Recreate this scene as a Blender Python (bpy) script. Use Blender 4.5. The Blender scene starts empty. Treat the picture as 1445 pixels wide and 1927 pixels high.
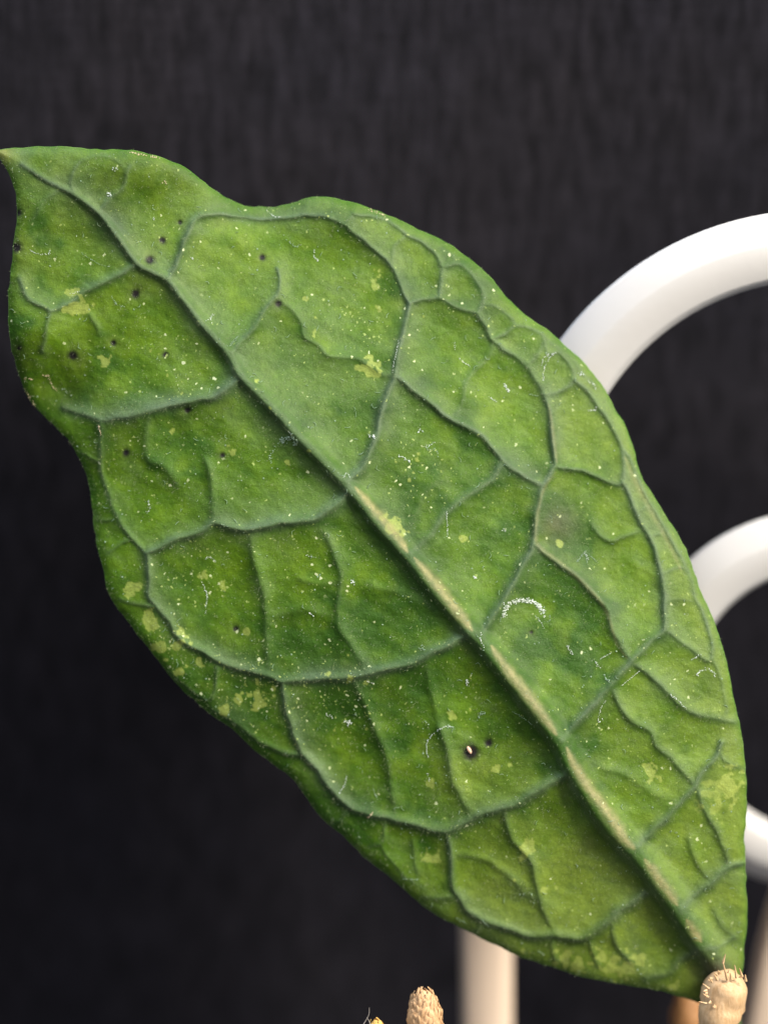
import bpy, math, random
import numpy as np
from mathutils import Vector
random.seed(7); rng = np.random.default_rng(11)
S = bpy.context.scene
# ------------------------------------------------------------------ camera, world, lamps, exposure
PX = 5.7e-5                      # metres per photo pixel in the plane of sharp focus
DIST = 0.25                      # camera to plane of focus
PITCH = math.radians(20)
CX, CY = 722.5, 963.5
cam_loc = Vector((0, 0, 0.20))
RT = Vector((1, 0, 0)); FW = Vector((0, math.cos(PITCH), -math.sin(PITCH))); UP = Vector((0, math.sin(PITCH), math.cos(PITCH)))
cd = bpy.data.cameras.new('camera'); cam = bpy.data.objects.new('camera', cd); S.collection.objects.link(cam)
cam.location = cam_loc; cam.rotation_euler = (math.pi/2-PITCH, 0, 0)
cd.sensor_fit = 'HORIZONTAL'; cd.sensor_width = 36; cd.lens = 36*DIST/(1445*PX)
cd.clip_start = 0.005; cd.clip_end = 20
cd.dof.use_dof = True; cd.dof.focus_distance = DIST; cd.dof.aperture_fstop = 8
S.camera = cam
S.render.resolution_x = 767; S.render.resolution_y = 1024
S.view_settings.view_transform = 'Standard'; S.view_settings.look = 'None'; S.view_settings.exposure = 0; S.view_settings.gamma = 1
W = bpy.data.worlds.new('World'); S.world = W; W.use_nodes = True
bg = W.node_tree.nodes['Background']; bg.inputs[0].default_value = (.75, .87, 1, 1); bg.inputs[1].default_value = 0.12
def lamp(name, off, size, power, col):
    """area lamp placed in camera axes (right, up, toward camera) around the leaf's middle, in metres"""
    c = cam_loc + FW*DIST
    l = bpy.data.lights.new(name, 'AREA'); l.shape = 'RECTANGLE'; l.size = size[0]; l.size_y = size[1]; l.energy = power; l.color = col
    o = bpy.data.objects.new(name, l); S.collection.objects.link(o)
    o.location = c + RT*off[0] + UP*off[1] - FW*off[2]
    o.rotation_euler = (c-o.location).to_track_quat('-Z', 'Y').to_euler()
lamp('window_light', (.42, .27, .34), (.20, .20), 8.4, (1, .94, .78))
lamp('sky_light', (-.16, .40, .09), (.26, .16), 3.3, (.80, .90, 1))
lamp('room_light', (.12, .05, .7), (.5, .5), 1.5, (1, .90, .78))

def at(px, py, d):
    k = PX*(DIST+d)/DIST
    return cam_loc + FW*(DIST+d) + RT*((px-CX)*k) + UP*((CY-py)*k)
def upright(px, py, y0, d0):
    """point seen at px,py on the vertical plane that passes at depth d0 where the picture row is y0"""
    P0 = at(CX, y0, d0); v = FW*DIST + RT*((px-CX)*PX) + UP*((CY-py)*PX)
    return cam_loc + v*((P0.y-cam_loc.y)/v.y)

# ------------------------------------------------------------------ helpers
def link(name, me, mat, parent=None, smooth=True):
    o = bpy.data.objects.new(name, me); S.collection.objects.link(o)
    if mat and not me.materials: me.materials.append(mat)
    if parent: o.parent = parent
    if smooth: me.polygons.foreach_set('use_smooth', [True]*len(me.polygons))
    return o
def pymesh(name, V, F):
    me = bpy.data.meshes.new(name); me.from_pydata([tuple(v) for v in V], [], F); me.update(); return me
def tag(o, **k):
    for a, b in k.items(): o[a] = b
def empty(name, loc):
    o = bpy.data.objects.new(name, None); S.collection.objects.link(o); o.location = loc; o.empty_display_size = .01; return o
def under(o, root):
    o.parent = root; o.matrix_parent_inverse.identity(); o.location = o.location - root.location
def mat(name):
    m = bpy.data.materials.new(name); m.use_nodes = True; nt = m.node_tree
    return m, nt, nt.nodes['Principled BSDF']
def N(nt, t, **k):
    n = nt.nodes.new(t)
    for a, b in k.items():
        if a in n.inputs.keys(): n.inputs[a].default_value = b
        else: setattr(n, a, b)
    return n
def L(nt, a, b): nt.links.new(a, b)
def ramp(nt, src, p0, p1, c0=(0,0,0,1), c1=(1,1,1,1)):
    r = N(nt, 'ShaderNodeValToRGB'); r.color_ramp.elements[0].position = p0; r.color_ramp.elements[1].position = p1
    r.color_ramp.elements[0].color = c0; r.color_ramp.elements[1].color = c1; L(nt, src, r.inputs[0]); return r.outputs[0]
def mix(nt, f, a, b, mode='MIX'):
    m = N(nt, 'ShaderNodeMix', data_type='RGBA', blend_type=mode)
    if isinstance(f, (int, float)): m.inputs[0].default_value = f
    else: L(nt, f, m.inputs[0])
    for i, v in ((6, a), (7, b)):
        if isinstance(v, tuple): m.inputs[i].default_value = v
        else: L(nt, v, m.inputs[i])
    return m.outputs[2]
def catmull(P, step=6):
    P = [np.array(p, float) for p in P]
    if len(P) < 3: 
        n = max(2, int(np.linalg.norm(P[1]-P[0])/step)); return [P[0]+(P[1]-P[0])*i/n for i in range(n+1)]
    Q = [2*P[0]-P[1]]+P+[2*P[-1]-P[-2]]; out = []
    for i in range(1, len(Q)-2):
        a, b, c, d = Q[i-1:i+3]; n = max(1, int(np.linalg.norm(c-b)/step))
        for k in range(n):
            t = k/n; out.append(.5*((2*b)+(c-a)*t+(2*a-5*b+4*c-d)*t*t+(3*b-a-3*c+d)*t**3))
    out.append(P[-1]); return out

# ------------------------------------------------------------------ leaf: outline and veins, in photo pixels on the blade
OUT = [(-7,281),(14,279),(35,279),(83,275),(138,278),(190,282),(242,282),(272,288),(304,297),(346,314),(381,340),(415,366),(450,384),(480,389),(504,390),(535,386),
(570,376),(594,371),(625,372),(660,380),(698,392),(729,405),(764,420),(800,438),(838,456),(873,480),(901,503),(925,526),(949,555),(977,584),(1008,607),(1029,620),(1048,637),
(1067,653),(1091,676),(1115,702),(1138,733),(1153,764),(1172,795),(1186,828),(1196,862),(1206,897),(1227,931),(1248,966),(1269,997),(1286,1028),(1303,1070),(1317,1111),
(1332,1148),(1348,1184),(1364,1238),(1377,1301),(1390,1359),(1398,1411),(1403,1463),(1404,1500),(1403,1532),(1400,1583),(1401,1621),(1403,1669),(1404,1721),(1401,1773),(1397,1815),
(1388,1848),(1368,1874),(1345,1886),(1319,1887),(1291,1880),(1250,1866),(1194,1857),(1139,1846),(1090,1837),(1031,1818),(980,1801),(943,1783),(908,1768),(877,1750),(846,1735),(811,1714),
(787,1697),(756,1669),(725,1643),(694,1619),(666,1593),(635,1564),(604,1538),(580,1505),(558,1474),(539,1455),(501,1428),(463,1396),(439,1372),(408,1351),(373,1323),(342,1296),
(314,1265),(283,1223),(262,1199),(238,1164),(217,1137),(204,1112),(192,1062),(183,1024),(178,986),(173,941),(166,903),(149,861),(131,830),(107,806),(80,778),(59,754),(45,730),
(36,700),(24,661),(20,636),(16,596),(16,558),(21,517),(26,465),(33,413),(31,368),(19,330),(6,306)]
MID = [(41,309),(80,335),(111,351),(140,367),(183,399),(215,437),(256,494),(287,512),(316,528),(346,567),(381,612),(419,655),(437,680),(452,708),(494,750),(540,800),(583,845),
(621,884),(649,912),(672,938),(711,988),(770,1054),(808,1102),(846,1147),(877,1183),(908,1216),(946,1265),(988,1318),(1046,1394),(1076,1452),(1118,1522),(1166,1583),(1198,1614),
(1239,1669),(1277,1721),(1312,1773),(1343,1811),(1362,1842),(1372,1872)]
# (points, half width, ridge height, stiffness) big side veins
SIDE = [
([(252,502),(208,525),(173,541),(145,562),(114,579),(93,586)],7,3.0,.5),
([(446,716),(415,740),(381,751),(329,761),(277,775),(225,787),(187,789),(156,778),(121,768)],9,5,1),
([(653,930),(635,949),(594,977),(538,984),(462,996),(421,991),(400,986),(381,1000),(329,1017),(294,1034),(275,1043)],9,5.5,1),
([(878,1197),(842,1216),(808,1233),(773,1250),(721,1262),(669,1275),(600,1279),(532,1284),(511,1275),(456,1261),(415,1247),(373,1223),(338,1202),(318,1171),(293,1143),(280,1119),(280,1090),(276,1048)],9,5.5,1),
([(1062,1461),(1015,1489),(963,1517),(911,1531),(877,1548),(843,1567),(808,1560),(756,1546),(704,1537),(660,1522),(622,1486),(591,1444),(570,1424),(560,1399),(546,1361),(536,1327),(532,1286)],10,6,1),
([(1210,1683),(1180,1707),(1146,1732),(1118,1756),(1090,1770),(1049,1763),(998,1763),(960,1752),(915,1735),(881,1714),(856,1680),(849,1642),(846,1600),(841,1569)],10,5.5,1),
([(1312,1790),(1277,1811),(1256,1832),(1215,1842)],11,4,.8),
([(318,519),(339,482),(349,448),(364,420),(382,405),(410,403),(438,406),(508,411),(570,406),(611,406),(649,423),(677,447),(715,478),(739,503),(757,541),(769,567)],7,3.6,.9),
([(435,662),(452,644),(473,620),(490,593),(504,572),(521,555),(525,527),(521,506)],6,3.0,.4),
([(656,904),(677,887),(694,856),(708,818),(718,769),(732,735),(744,706),(753,651),(764,603),(770,569)],9,5.0,1),
([(908,1192),(937,1146),(961,1104),(988,1060),(1003,1025),(1009,983),(1016,938),(1022,912),(1038,887),(1046,869),(1041,830),(1033,778),(1024,742)],9,5.5,1),
([(1056,1394),(1090,1356),(1132,1311),(1166,1273),(1190,1244),(1227,1208),(1248,1184),(1250,1153),(1248,1111),(1241,1070),(1231,1035),(1217,1004),(1199,973),(1186,938),(1171,906)],9,5.5,1),
([(1201,1595),(1229,1567),(1256,1536),(1291,1501),(1308,1482),(1319,1460),(1346,1425),(1360,1400)],9,4.5,.8),
([(1281,1713),(1312,1683),(1343,1659),(1374,1631),(1398,1624)],9,4.5,.8),
([(1329,1787),(1357,1780),(1381,1763)],8,3,.5),
]
FINE = [
([(93,586),(70,570),(52,558),(38,524)],7,3,.6),([(93,588),(86,630),(78,660)],6,2,.4),([(109,355),(76,389),(64,413)],6,1.6,.3),([(166,590),(187,630)],6,1.2,.15),
([(187,790),(190,834),(189,875),(201,927),(218,969),(242,1007),(272,1040)],6,2.6,.6),([(189,872),(168,862),(149,851)],4,1.8,.5),([(213,977),(180,979)],4,1.5,.5),([(242,1014),(220,1030),(200,1042)],4,1.8,.5),
([(297,1147),(265,1140),(225,1128)],6,2,.5),([(408,1258),(406,1290),(400,1312),(385,1315),(349,1293),(318,1262)],5,2.2,.6),
([(567,1422),(532,1417),(487,1396),(460,1375),(400,1335)],7,2.6,.6),
([(725,1552),(722,1575),(714,1590),(694,1596)],5,1.8,.5),([(777,1583),(783,1625),(787,1655)],6,1.2,.3),([(853,1688),(825,1690),(800,1688)],7,2,.6),
([(655,1524),(642,1545),(625,1550)],5,1.8,.5),([(905,1732),(900,1748),(890,1752)],5,1.8,.4),([(714,1590),(740,1625),(770,1655),(800,1672)],5,1.6,.3),
([(1149,1740),(1160,1780),(1185,1812)],7,2,.5),([(1108,1768),(1117,1795),(1125,1821)],7,2,.5),([(1042,1764),(1038,1785),(1046,1808)],7,2,.4),
([(469,998),(478,1050),(487,1085),(498,1136),(503,1206),(509,1268)],9,1.6,.35),([(613,1005),(640,1080),(636,1150),(636,1181),(660,1213),(684,1251),(695,1266)],8,1.8,.35),
([(277,790),(277,861),(304,875),(332,910)],9,1.2,.15),([(388,868),(398,917),(402,980)],8,1.6,.25),
([(666,1280),(690,1330),(711,1385),(731,1444),(738,1496),(745,1540)],9,1.6,.3),([(828,1371),(842,1420),(849,1461),(866,1499),(886,1530)],9,2.2,.35),([(804,1252),(812,1310),(828,1371)],9,1,.12),
([(949,1530),(960,1572),(985,1605),(1003,1630),(1010,1665),(1016,1700),(1035,1735),(1050,1762)],8,2.2,.5),([(850,1610),(908,1617),(964,1655),(988,1683),(1012,1695)],8,1.2,.15),
([(138,367),(132,335),(152,302)],5,1.8,.4),([(185,398),(215,368),(236,344),(242,309)],6,2.2,.5),([(152,302),(190,292),(225,303),(240,330)],6,1.2,.2),
([(521,565),(549,582),(566,606),(573,631),(601,650),(622,669),(674,676),(712,700),(744,706)],6,1.3,.2),
([(770,569),(804,563),(828,562),(856,577),(897,589)],6,2.6,.7),([(828,562),(831,532),(835,500)],6,2.6,.7),
([(667,402),(700,405),(735,417),(766,442),(797,456),(821,480),(835,500),(863,494),(887,515),(904,539),(908,567),(897,589)],6,2.8,.7),
([(649,423),(660,412),(667,402)],5,2,.5),([(766,444),(752,455),(742,470),(738,500)],6,1.4,.3),([(863,494),(850,478),(830,466)],5,1.5,.4),
([(897,589),(915,615),(927,637),(956,662),(984,684),(1003,705),(1024,742)],7,2.8,.7),([(908,572),(940,580),(973,612)],5,1.8,.5),([(927,637),(949,630),(973,612),(1011,622),(1024,645),(1004,678),(984,684)],6,2.2,.6),
([(1024,645),(1034,664),(1055,664),(1074,691),(1077,716),(1056,736),(1028,741)],6,2.4,.6),([(1077,712),(1112,745),(1133,774),(1155,810),(1170,845),(1173,880),(1171,906)],7,2.8,.7),
([(1032,640),(1060,660),(1090,692),(1118,722)],5,1.5,.4),([(928,643),(921,667),(894,695),(876,726),(870,760),(849,788)],7,1.3,.25),
([(746,708),(783,740),(814,761),(849,788),(894,811),(921,833),(950,871),(981,893),(1018,912)],8,4.0,.9),
([(947,873),(926,900),(895,925),(862,948),(836,972),(815,1004),(774,1040)],9,2.6,.45),
([(1047,878),(1085,883),(1120,897),(1161,911),(1171,907)],6,3,.8),([(1199,1001),(1175,1011),(1151,1018),(1130,1008),(1110,985)],6,1.6,.3),
([(1010,1026),(1044,1056),(1085,1084),(1116,1118),(1144,1149),(1154,1188),(1172,1222),(1188,1243)],8,3.4,.8),
([(1172,845),(1190,872),(1215,930),(1243,984),(1276,1035),(1293,1073),(1305,1094),(1312,1132),(1331,1174),(1342,1229),(1331,1243),(1293,1215),(1265,1194),(1249,1184)],6,2.6,.7),
([(1199,965),(1216,952),(1225,950)],4,1.8,.5),([(1222,1012),(1240,1005),(1247,990)],4,1.8,.5),([(1245,1078),(1276,1068),(1292,1073)],5,2,.6),([(1250,1130),(1285,1128),(1310,1132)],5,1,.3),
([(1192,1247),(1229,1276),(1256,1304),(1291,1335),(1326,1349),(1360,1355),(1385,1360)],8,3,.7),([(1150,1292),(1166,1325),(1187,1356),(1222,1377),(1236,1404),(1267,1432),(1291,1460),(1307,1482)],8,2.6,.6),
([(1340,1238),(1360,1285),(1368,1330),(1362,1354)],6,1.8,.4),([(1360,1400),(1358,1425),(1378,1442),(1397,1449)],6,2,.5),([(1120,1440),(1180,1462),(1240,1500),(1280,1508)],10,1.2,.15),
([(1310,1484),(1332,1536),(1350,1565),(1367,1607),(1374,1631)],8,2.8,.6),([(1298,1579),(1308,1614),(1326,1645),(1343,1659)],8,1.8,.4),([(1343,1714),(1360,1745),(1381,1763)],8,1.8,.4),
([(560,1090),(600,1100),(640,1090)],8,.8,.1),([(760,1010),(800,930),(840,900)],10,.8,.08),([(500,1170),(560,1150),(630,1160)],9,.7,.08),([(690,1100),(760,1120),(830,1150)],10,.8,.1),
]
G = 2.0; X0, Y0 = -20., 262.
NX, NY = int((1424-X0)/G), int((1900-Y0)/G)
gx = X0+G*np.arange(NX); gy = Y0+G*np.arange(NY); GX, GY = np.meshgrid(gx, gy)
def seg_dist(A, B, x, y):
    v = B-A; L2 = max(v@v, 1e-9); t = np.clip(((x-A[0])*v[0]+(y-A[1])*v[1])/L2, 0, 1)
    return np.hypot(x-A[0]-t*v[0], y-A[1]-t*v[1]), t
def dfield(P, R):
    """distance, arc fraction and signed side to a polyline, filled inside radius R"""
    D = np.full((NY, NX), 1e3, np.float32); T = np.zeros((NY, NX), np.float32)
    n = len(P)-1
    for i in range(n):
        A, B = P[i], P[i+1]
        x0 = max(0, int((min(A[0], B[0])-R-X0)/G)); x1 = min(NX, int((max(A[0], B[0])+R-X0)/G)+2)
        y0 = max(0, int((min(A[1], B[1])-R-Y0)/G)); y1 = min(NY, int((max(A[1], B[1])+R-Y0)/G)+2)
        if x1 <= x0 or y1 <= y0: continue
        d, t = seg_dist(A, B, GX[y0:y1, x0:x1], GY[y0:y1, x0:x1]); s = D[y0:y1, x0:x1]; m = d < s
        s[m] = d[m]; T[y0:y1, x0:x1][m] = ((i+t)/n)[m]
    return D, T
def vnoise(x, y, sc, seed, oct=1):
    r = np.random.default_rng(seed); out = 0; amp = 1; tot = 0
    for o in range(oct):
        n = 256; tab = r.random((n, n)); u = x/sc+1000; v = y/sc+1000
        i = np.floor(u).astype(int); j = np.floor(v).astype(int); f = u-i; g = v-j; f = f*f*(3-2*f); g = g*g*(3-2*g)
        a = tab[i % n, j % n]; b = tab[(i+1) % n, j % n]; c = tab[i % n, (j+1) % n]; d = tab[(i+1) % n, (j+1) % n]
        out = out+amp*((a*(1-f)+b*f)*(1-g)+(c*(1-f)+d*f)*g); tot += amp; amp *= .5; sc *= .5
    return out/tot-.5
outl = catmull(OUT+[OUT[0]], 5)
outl = [p+np.array([vnoise(p[0], p[1], 14, 1), vnoise(p[0], p[1], 14, 2)])*3.0 for p in outl]; outl[-1] = outl[0]
OP = np.array(outl)
# inside test
inside = np.zeros((NY, NX), bool)
for (xa, ya), (xb, yb) in zip(OP[:-1], OP[1:]):
    if ya == yb: continue
    c = (ya > GY) != (yb > GY); inside ^= c & (GX < (xb-xa)*(GY-ya)/(yb-ya)+xa)
ED, _ = dfield(OP, 90); ED = np.minimum(ED, 90)
# wobble the sampling coordinates a little so veins are not ruler-smooth
fields = []
def vein(P, w, a, s, kind):
    Pc = catmull(P, 5); Pc = [p+np.array([vnoise(p[0], p[1], 22, 5), vnoise(p[0], p[1], 22, 6)])*(1.5 if kind == 'mid' else 5) for p in Pc]
    D, T = dfield(Pc, 5*w+10); fields.append((D, T, w, a, s, kind)); return Pc
vein(MID, 20, 12, 3, 'mid')
for p, w, a, s in SIDE: vein(p, w, a, s, 'side')
for p, w, a, s in FINE: vein(p, w, a, s, 'fine')
LOW = np.zeros((NY, NX), np.float32); VAL = LOW.copy(); PALE = LOW.copy(); CREST = np.zeros((NY, NX), np.float32)
RIDGE = np.zeros((NY, NX), np.float32); STIFF = np.zeros((NY, NX), np.float32); VM = np.zeros((NY, NX), np.float32); OWN = np.full((NY, NX), -1)
best = np.full((NY, NX), .95, np.float32)
for k, (D, T, w, a, s, kind) in enumerate(fields):
    if kind == 'mid':
        ww = 4.2+18.5*T; aa = 4+27*T; ss = s
    elif kind == 'side':
        ww = .78*w*(1.15-.45*T); aa = (.95+.3*np.clip(1-T*1.5, 0, 1)+.6*vnoise(GX, GY, 60, 71, 2))*a*(1.1-.35*T); ss = s*(1-.3*T)
    else: ww = w*.8; aa = 1.05*a*(1-.35*T); ss = s
    if kind == 'fine' and a <= 1.8: aa = aa*np.clip(4*(1-T), 0, 1)*np.clip(T*5+.3, 0, 1)
    if kind == 'mid': aa = aa*np.clip(T*12+.1, 0, 1)
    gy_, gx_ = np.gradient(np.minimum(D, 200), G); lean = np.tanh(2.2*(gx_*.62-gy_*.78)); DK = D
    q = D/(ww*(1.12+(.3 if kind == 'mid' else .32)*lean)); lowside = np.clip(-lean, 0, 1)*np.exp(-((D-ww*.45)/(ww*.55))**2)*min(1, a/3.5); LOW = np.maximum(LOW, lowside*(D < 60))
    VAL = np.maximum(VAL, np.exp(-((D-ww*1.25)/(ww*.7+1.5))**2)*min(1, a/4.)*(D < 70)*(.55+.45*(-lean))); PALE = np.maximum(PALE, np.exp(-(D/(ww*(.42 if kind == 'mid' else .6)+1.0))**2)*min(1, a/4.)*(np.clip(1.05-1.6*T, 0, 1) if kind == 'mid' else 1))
    prof = (.9*np.exp(-q**3*.9)+.1*np.exp(-q)) if kind == 'mid' else .72*np.exp(-q*q*1.1)+.28*np.exp(-q*.9)
    h = aa*prof*(q < 5)*np.clip((5-q)/2, 0, 1)
    RIDGE = np.where(h > RIDGE, h+.25*np.minimum(RIDGE, h), RIDGE+.25*h)
    STIFF = np.maximum(STIFF, ss*np.exp(-q*q*2)); VM = np.maximum(VM, np.exp(-q*q*.9)*min(1, a/4.5))
    CREST = np.maximum(CREST, np.exp(-(q*1.5)**2)*min(1, a/4.5)*((1-T)**1.2 if kind == 'mid' else (1 if kind == 'side' else .9))*np.clip(.75+1.6*vnoise(GX, GY, 45, 72, 2), .1, 1.2))
    qq = q*(1.0 if kind != 'fine' else 1.4); m = (qq < best); OWN[m] = k; best[m] = qq[m]
# membrane between the veins: pressed back, held by veins and margin
def solve(k, it, h):
    st = STIFF[::k, ::k]; ins = inside[::k, ::k]
    if h is None: h = np.zeros(st.shape, np.float32)
    kk = (k*G)**2; p = -.0078*kk; scr = kk/70.**2
    marg = np.where(ins, 0, 5.0)+.25*np.exp(-ED[::k, ::k]/10)*ins
    den = 4+scr+(st*.30+marg)*k*.9*1.0
    for _ in range(it):
        pad = np.pad(h, 1, mode='edge'); h = (pad[:-2, 1:-1]+pad[2:, 1:-1]+pad[1:-1, :-2]+pad[1:-1, 2:]+p)/den
    return h
def up(h, shape):
    a = np.repeat(np.repeat(h, 2, 0), 2, 1)[:shape[0], :shape[1]]
    if a.shape != shape: a = np.pad(a, ((0, shape[0]-a.shape[0]), (0, shape[1]-a.shape[1])), mode='edge')
    return a
h = solve(8, 500, None); h = solve(4, 260, up(h, STIFF[::4, ::4].shape)); h = solve(2, 120, up(h, STIFF[::2, ::2].shape)); PIL = solve(1, 70, up(h, STIFF.shape))
PIL = -33*np.tanh(-PIL/33)
# large form of the blade: folded gently back either side of the midrib, base leaning away, margins rolled back
DM, TM = dfield([np.array(p, float) for p in MID], 900)
side = np.sign((GX-GY*.74)+ -(-150))   # rough, refined below
mp = np.array(MID, float)
xm = np.interp(GY, mp[:, 1], mp[:, 0]); U = np.where(GX > xm, DM, -DM)
def form(x, y, U, T, ed):
    z = 0.0
    z = z - 38*(np.clip(U, 0, None)/420)**2 - 34*(np.clip(-U, 0, None)/400)**2
    t = np.clip((y-1150)/740, 0, 1); z = z-100*t**1.8
    z = z - 9*np.exp(-ed/16.)-4*np.exp(-ed/5.)
    z = z + 26*np.exp(-(((x-250)/150)**2+((y-300)/70)**2)) - 38*np.exp(-(((x-480)/75)**2+((y-375)/55)**2)) + 16*np.exp(-(((x-640)/90)**2+((y-400)/60)**2))
    z = z - 42*np.exp(-(((x-75)/80)**2+((y-750)/70)**2)) + 22*np.exp(-(((x-60)/60)**2+((y-620)/55)**2)) - 30*np.exp(-(((x-170)/60)**2+((y-930)/110)**2))
    z = z + 14*np.sin(x*.006+1.3)*np.sin(y*.0052)
    return z
BUMP = 7.5*vnoise(GX, GY, 64, 21, 2)*(1-.6*VM)+1.4*vnoise(GX, GY, 20, 22, 2)+.5*vnoise(GX, GY, 7, 23, 2)
BUMP = BUMP+2.8*vnoise(GX*.9+GY*.45, (GY-.5*GX)*2.0, 66, 24, 2)*(1-VM)
# dead spots pit the surface
SPOTS = [(255,553,8),(282,489,8),(306,452,6),(137,669,8),(311,667,5),(493,484,5.5),(237,852,6),(419,857,4.5),(886,1416,14),(919,1399,7),(31,465,9),(34,400,6),(524,571,6),(213,645,5),(339,418,4),(444,1184,5),(353,772,5),(36,655,4),(1000,1190,3)]
SP = np.zeros((NY, NX), np.float32); HALO = np.zeros((NY, NX), np.float32)
NZ = vnoise(GX, GY, 7, 31, 3)
for x, y, r in SPOTS:
    d = np.hypot(GX-x, GY-y)*(1+.55*NZ); SP = np.maximum(SP, np.exp(-(d/r)**2*.8)*(1.0 if r < 7 else 1)); HALO = np.maximum(HALO, np.exp(-(d/(r*2.6))**2))
Z = PIL+RIDGE+BUMP-2.5*SP+form(GX, GY, U, TM, ED)
# ---- colour masks
YEL = [(125,580,9),(145,577,12),(165,576,12),(140,553,10),(195,679,11),(695,690,15),(700,672,8),(710,520,9),(708,540,7),(575,562,6),(710,578,6),(432,850,11),(327,808,7),(742,985,15),(757,1000,12),(725,970,9),
(873,1015,8),(250,1106,11),(238,1112,8),(420,1104,9),(385,1080,7),(375,1082,4),(280,1163,14),(285,1180,10),(347,1195,12),(300,1228,13),(310,1242,9),(328,1215,9),(372,1246,8),(488,1314,17),(470,1307,9),(497,1326,8),(450,1320,7),
(420,1340,8),(424,1330,5),(340,1265,9),(690,1287,9),(658,1278,7),(810,1475,8),(850,1345,7),(935,1445,6),(885,1335,5),(995,1597,14),(984,1611,9),(1230,1456,13),(1220,1447,8),(1352,1488,30),(1340,1520,20),(1372,1470,18),(1025,1680,9),(808,1617,13),
(1130,1800,16),(1150,1822,16),(1192,1798,12),(1205,1812,12),(1185,1828,18),(1060,1800,15),(985,1790,8),(1090,1815,12),(1050,1022,6),(590,627,5),(1270,1860,8),(1370,1500,16),(465,1190,6),(960,1440,5)]
for _ in range(50):
    cx, cy, r = random.choice([(380,1080,60),(470,1310,60),(620,1310,60),(330,700,50),(700,610,70),(790,900,60),(310,1215,45),(650,1350,60),(1000,1640,60),(560,830,120),(870,1330,80)])
    YEL.append((random.gauss(cx, r*.7), random.gauss(cy, r*.7), random.uniform(1.4, 3.6)))
YM = np.zeros((NY, NX), np.float32); N4 = vnoise(GX, GY, 11, 41, 3)
for x, y, r in YEL:
    R = r*2.2; x0 = max(0, int((x-R-X0)/G)); x1 = int((x+R-X0)/G)+1; y0 = max(0, int((y-R-Y0)/G)); y1 = int((y+R-Y0)/G)+1
    d = np.hypot(GX[y0:y1, x0:x1]-x, GY[y0:y1, x0:x1]-y)/r+N4[y0:y1, x0:x1]*3.6
    soft = .25 if r < 20 else .5
    YM[y0:y1, x0:x1] = np.maximum(YM[y0:y1, x0:x1], np.clip((1-d)/soft, 0, 1)*(.95 if r < 20 else .6))
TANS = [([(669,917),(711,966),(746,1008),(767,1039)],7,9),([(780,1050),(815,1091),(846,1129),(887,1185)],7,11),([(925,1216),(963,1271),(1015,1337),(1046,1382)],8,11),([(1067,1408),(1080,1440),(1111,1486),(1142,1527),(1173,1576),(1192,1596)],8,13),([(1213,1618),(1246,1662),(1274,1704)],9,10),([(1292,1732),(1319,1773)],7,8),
([(1046,888),(1020,930),(1008,1000),(1016,1030),(1060,1064),(1110,1110),(1140,1150),(1160,1210),(1180,1240)],4,4),([(1032,760),(1040,810),(1048,870)],3,4),([(1176,860),(1200,915),(1232,975),(1262,1030),(1282,1075)],5,5)]
SPECK = np.zeros((NY, NX), np.float32)+.14
for x, y, r, a in [(380,1075,70,.9),(470,1300,90,1),(620,1310,80,.9),(330,690,70,.6),(700,610,100,.5),(790,890,70,.6),(300,1215,60,.8),(650,1350,80,.7),(250,900,90,.5),(560,1080,120,.4)]:
    SPECK = np.maximum(SPECK, a*np.exp(-((GX-x)**2+(GY-y)**2)/r**2))
n1 = vnoise(GX, GY, 110, 51, 3); n2 = vnoise(GX, GY, 38, 52, 3); n3 = vnoise(GX*.8+GY*.5, (GY-.6*GX)*1.8, 50, 53, 3)
deep = np.array([.034, .100, .0008]); lite = np.array([.130, .245, .003]); pale = np.array([.21, .285, .050]); grey = np.array([.060, .125, .045]); yel = np.array([.40, .47, .12]); dark = np.array([.012, .010, .010])
br = .8*np.exp(-(((GX-1010)/190)**2+((GY-1690)/120)**2)*1.0)+.45*np.exp(-(((GX-880)/120)**2+((GY-1470)/70)**2))+.5*np.clip((GX-1080)/120, 0, 1)*np.exp(-ED/45)+np.clip((GX+GY*.7-1900)/700, 0, 1)*.55+np.clip((GX-900)/420, 0, 1)*np.clip((1300-GY)/500, 0, 1)*.55+np.clip((900-GY)/600, 0, 1)*.30   # lower panels, margins toward base, top right and tip are paler
CEN = np.clip(-PIL/24, 0, 1)
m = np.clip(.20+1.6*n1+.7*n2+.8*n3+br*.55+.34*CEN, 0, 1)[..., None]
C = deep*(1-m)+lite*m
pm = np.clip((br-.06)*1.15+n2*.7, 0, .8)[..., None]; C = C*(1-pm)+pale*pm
near = np.clip(VM*.38, 0, 1)[..., None]; C = C*(1-near)+grey*near
up_ = np.clip((1150-GY+.55*(GX-600))/450, 0, 1); dv = np.clip(CREST*.18*(1-up_)+LOW*.25+VAL*.5, 0, .7)[..., None]; C = C*(1-dv)+np.array([.022, .075, .006])*dv  # dark vein lines, plus shade painted on the veins' lower-left flanks
midm = (np.exp(-(DM/(8+14*TM))**4)*np.clip(TM*3.2-1.1, 0, .8))[..., None]; C = C*(1-midm)+np.array([.040, .110, .008])*midm
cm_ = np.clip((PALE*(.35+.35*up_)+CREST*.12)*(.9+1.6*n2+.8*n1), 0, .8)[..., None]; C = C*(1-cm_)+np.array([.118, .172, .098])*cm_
SHEEN = np.zeros((NY, NX), np.float32)  # sheen on the up-right side of the veins, painted into the leaf colour
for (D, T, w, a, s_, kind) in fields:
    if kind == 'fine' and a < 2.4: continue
    k_ = np.clip(1.1-1.3*T, 0, 1) if kind == 'mid' else 1.; SHEEN = np.maximum(SHEEN, np.exp(-(np.minimum(D, 200)/(w*1.7+8))**1.5)*min(1, a/5)*k_)
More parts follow.
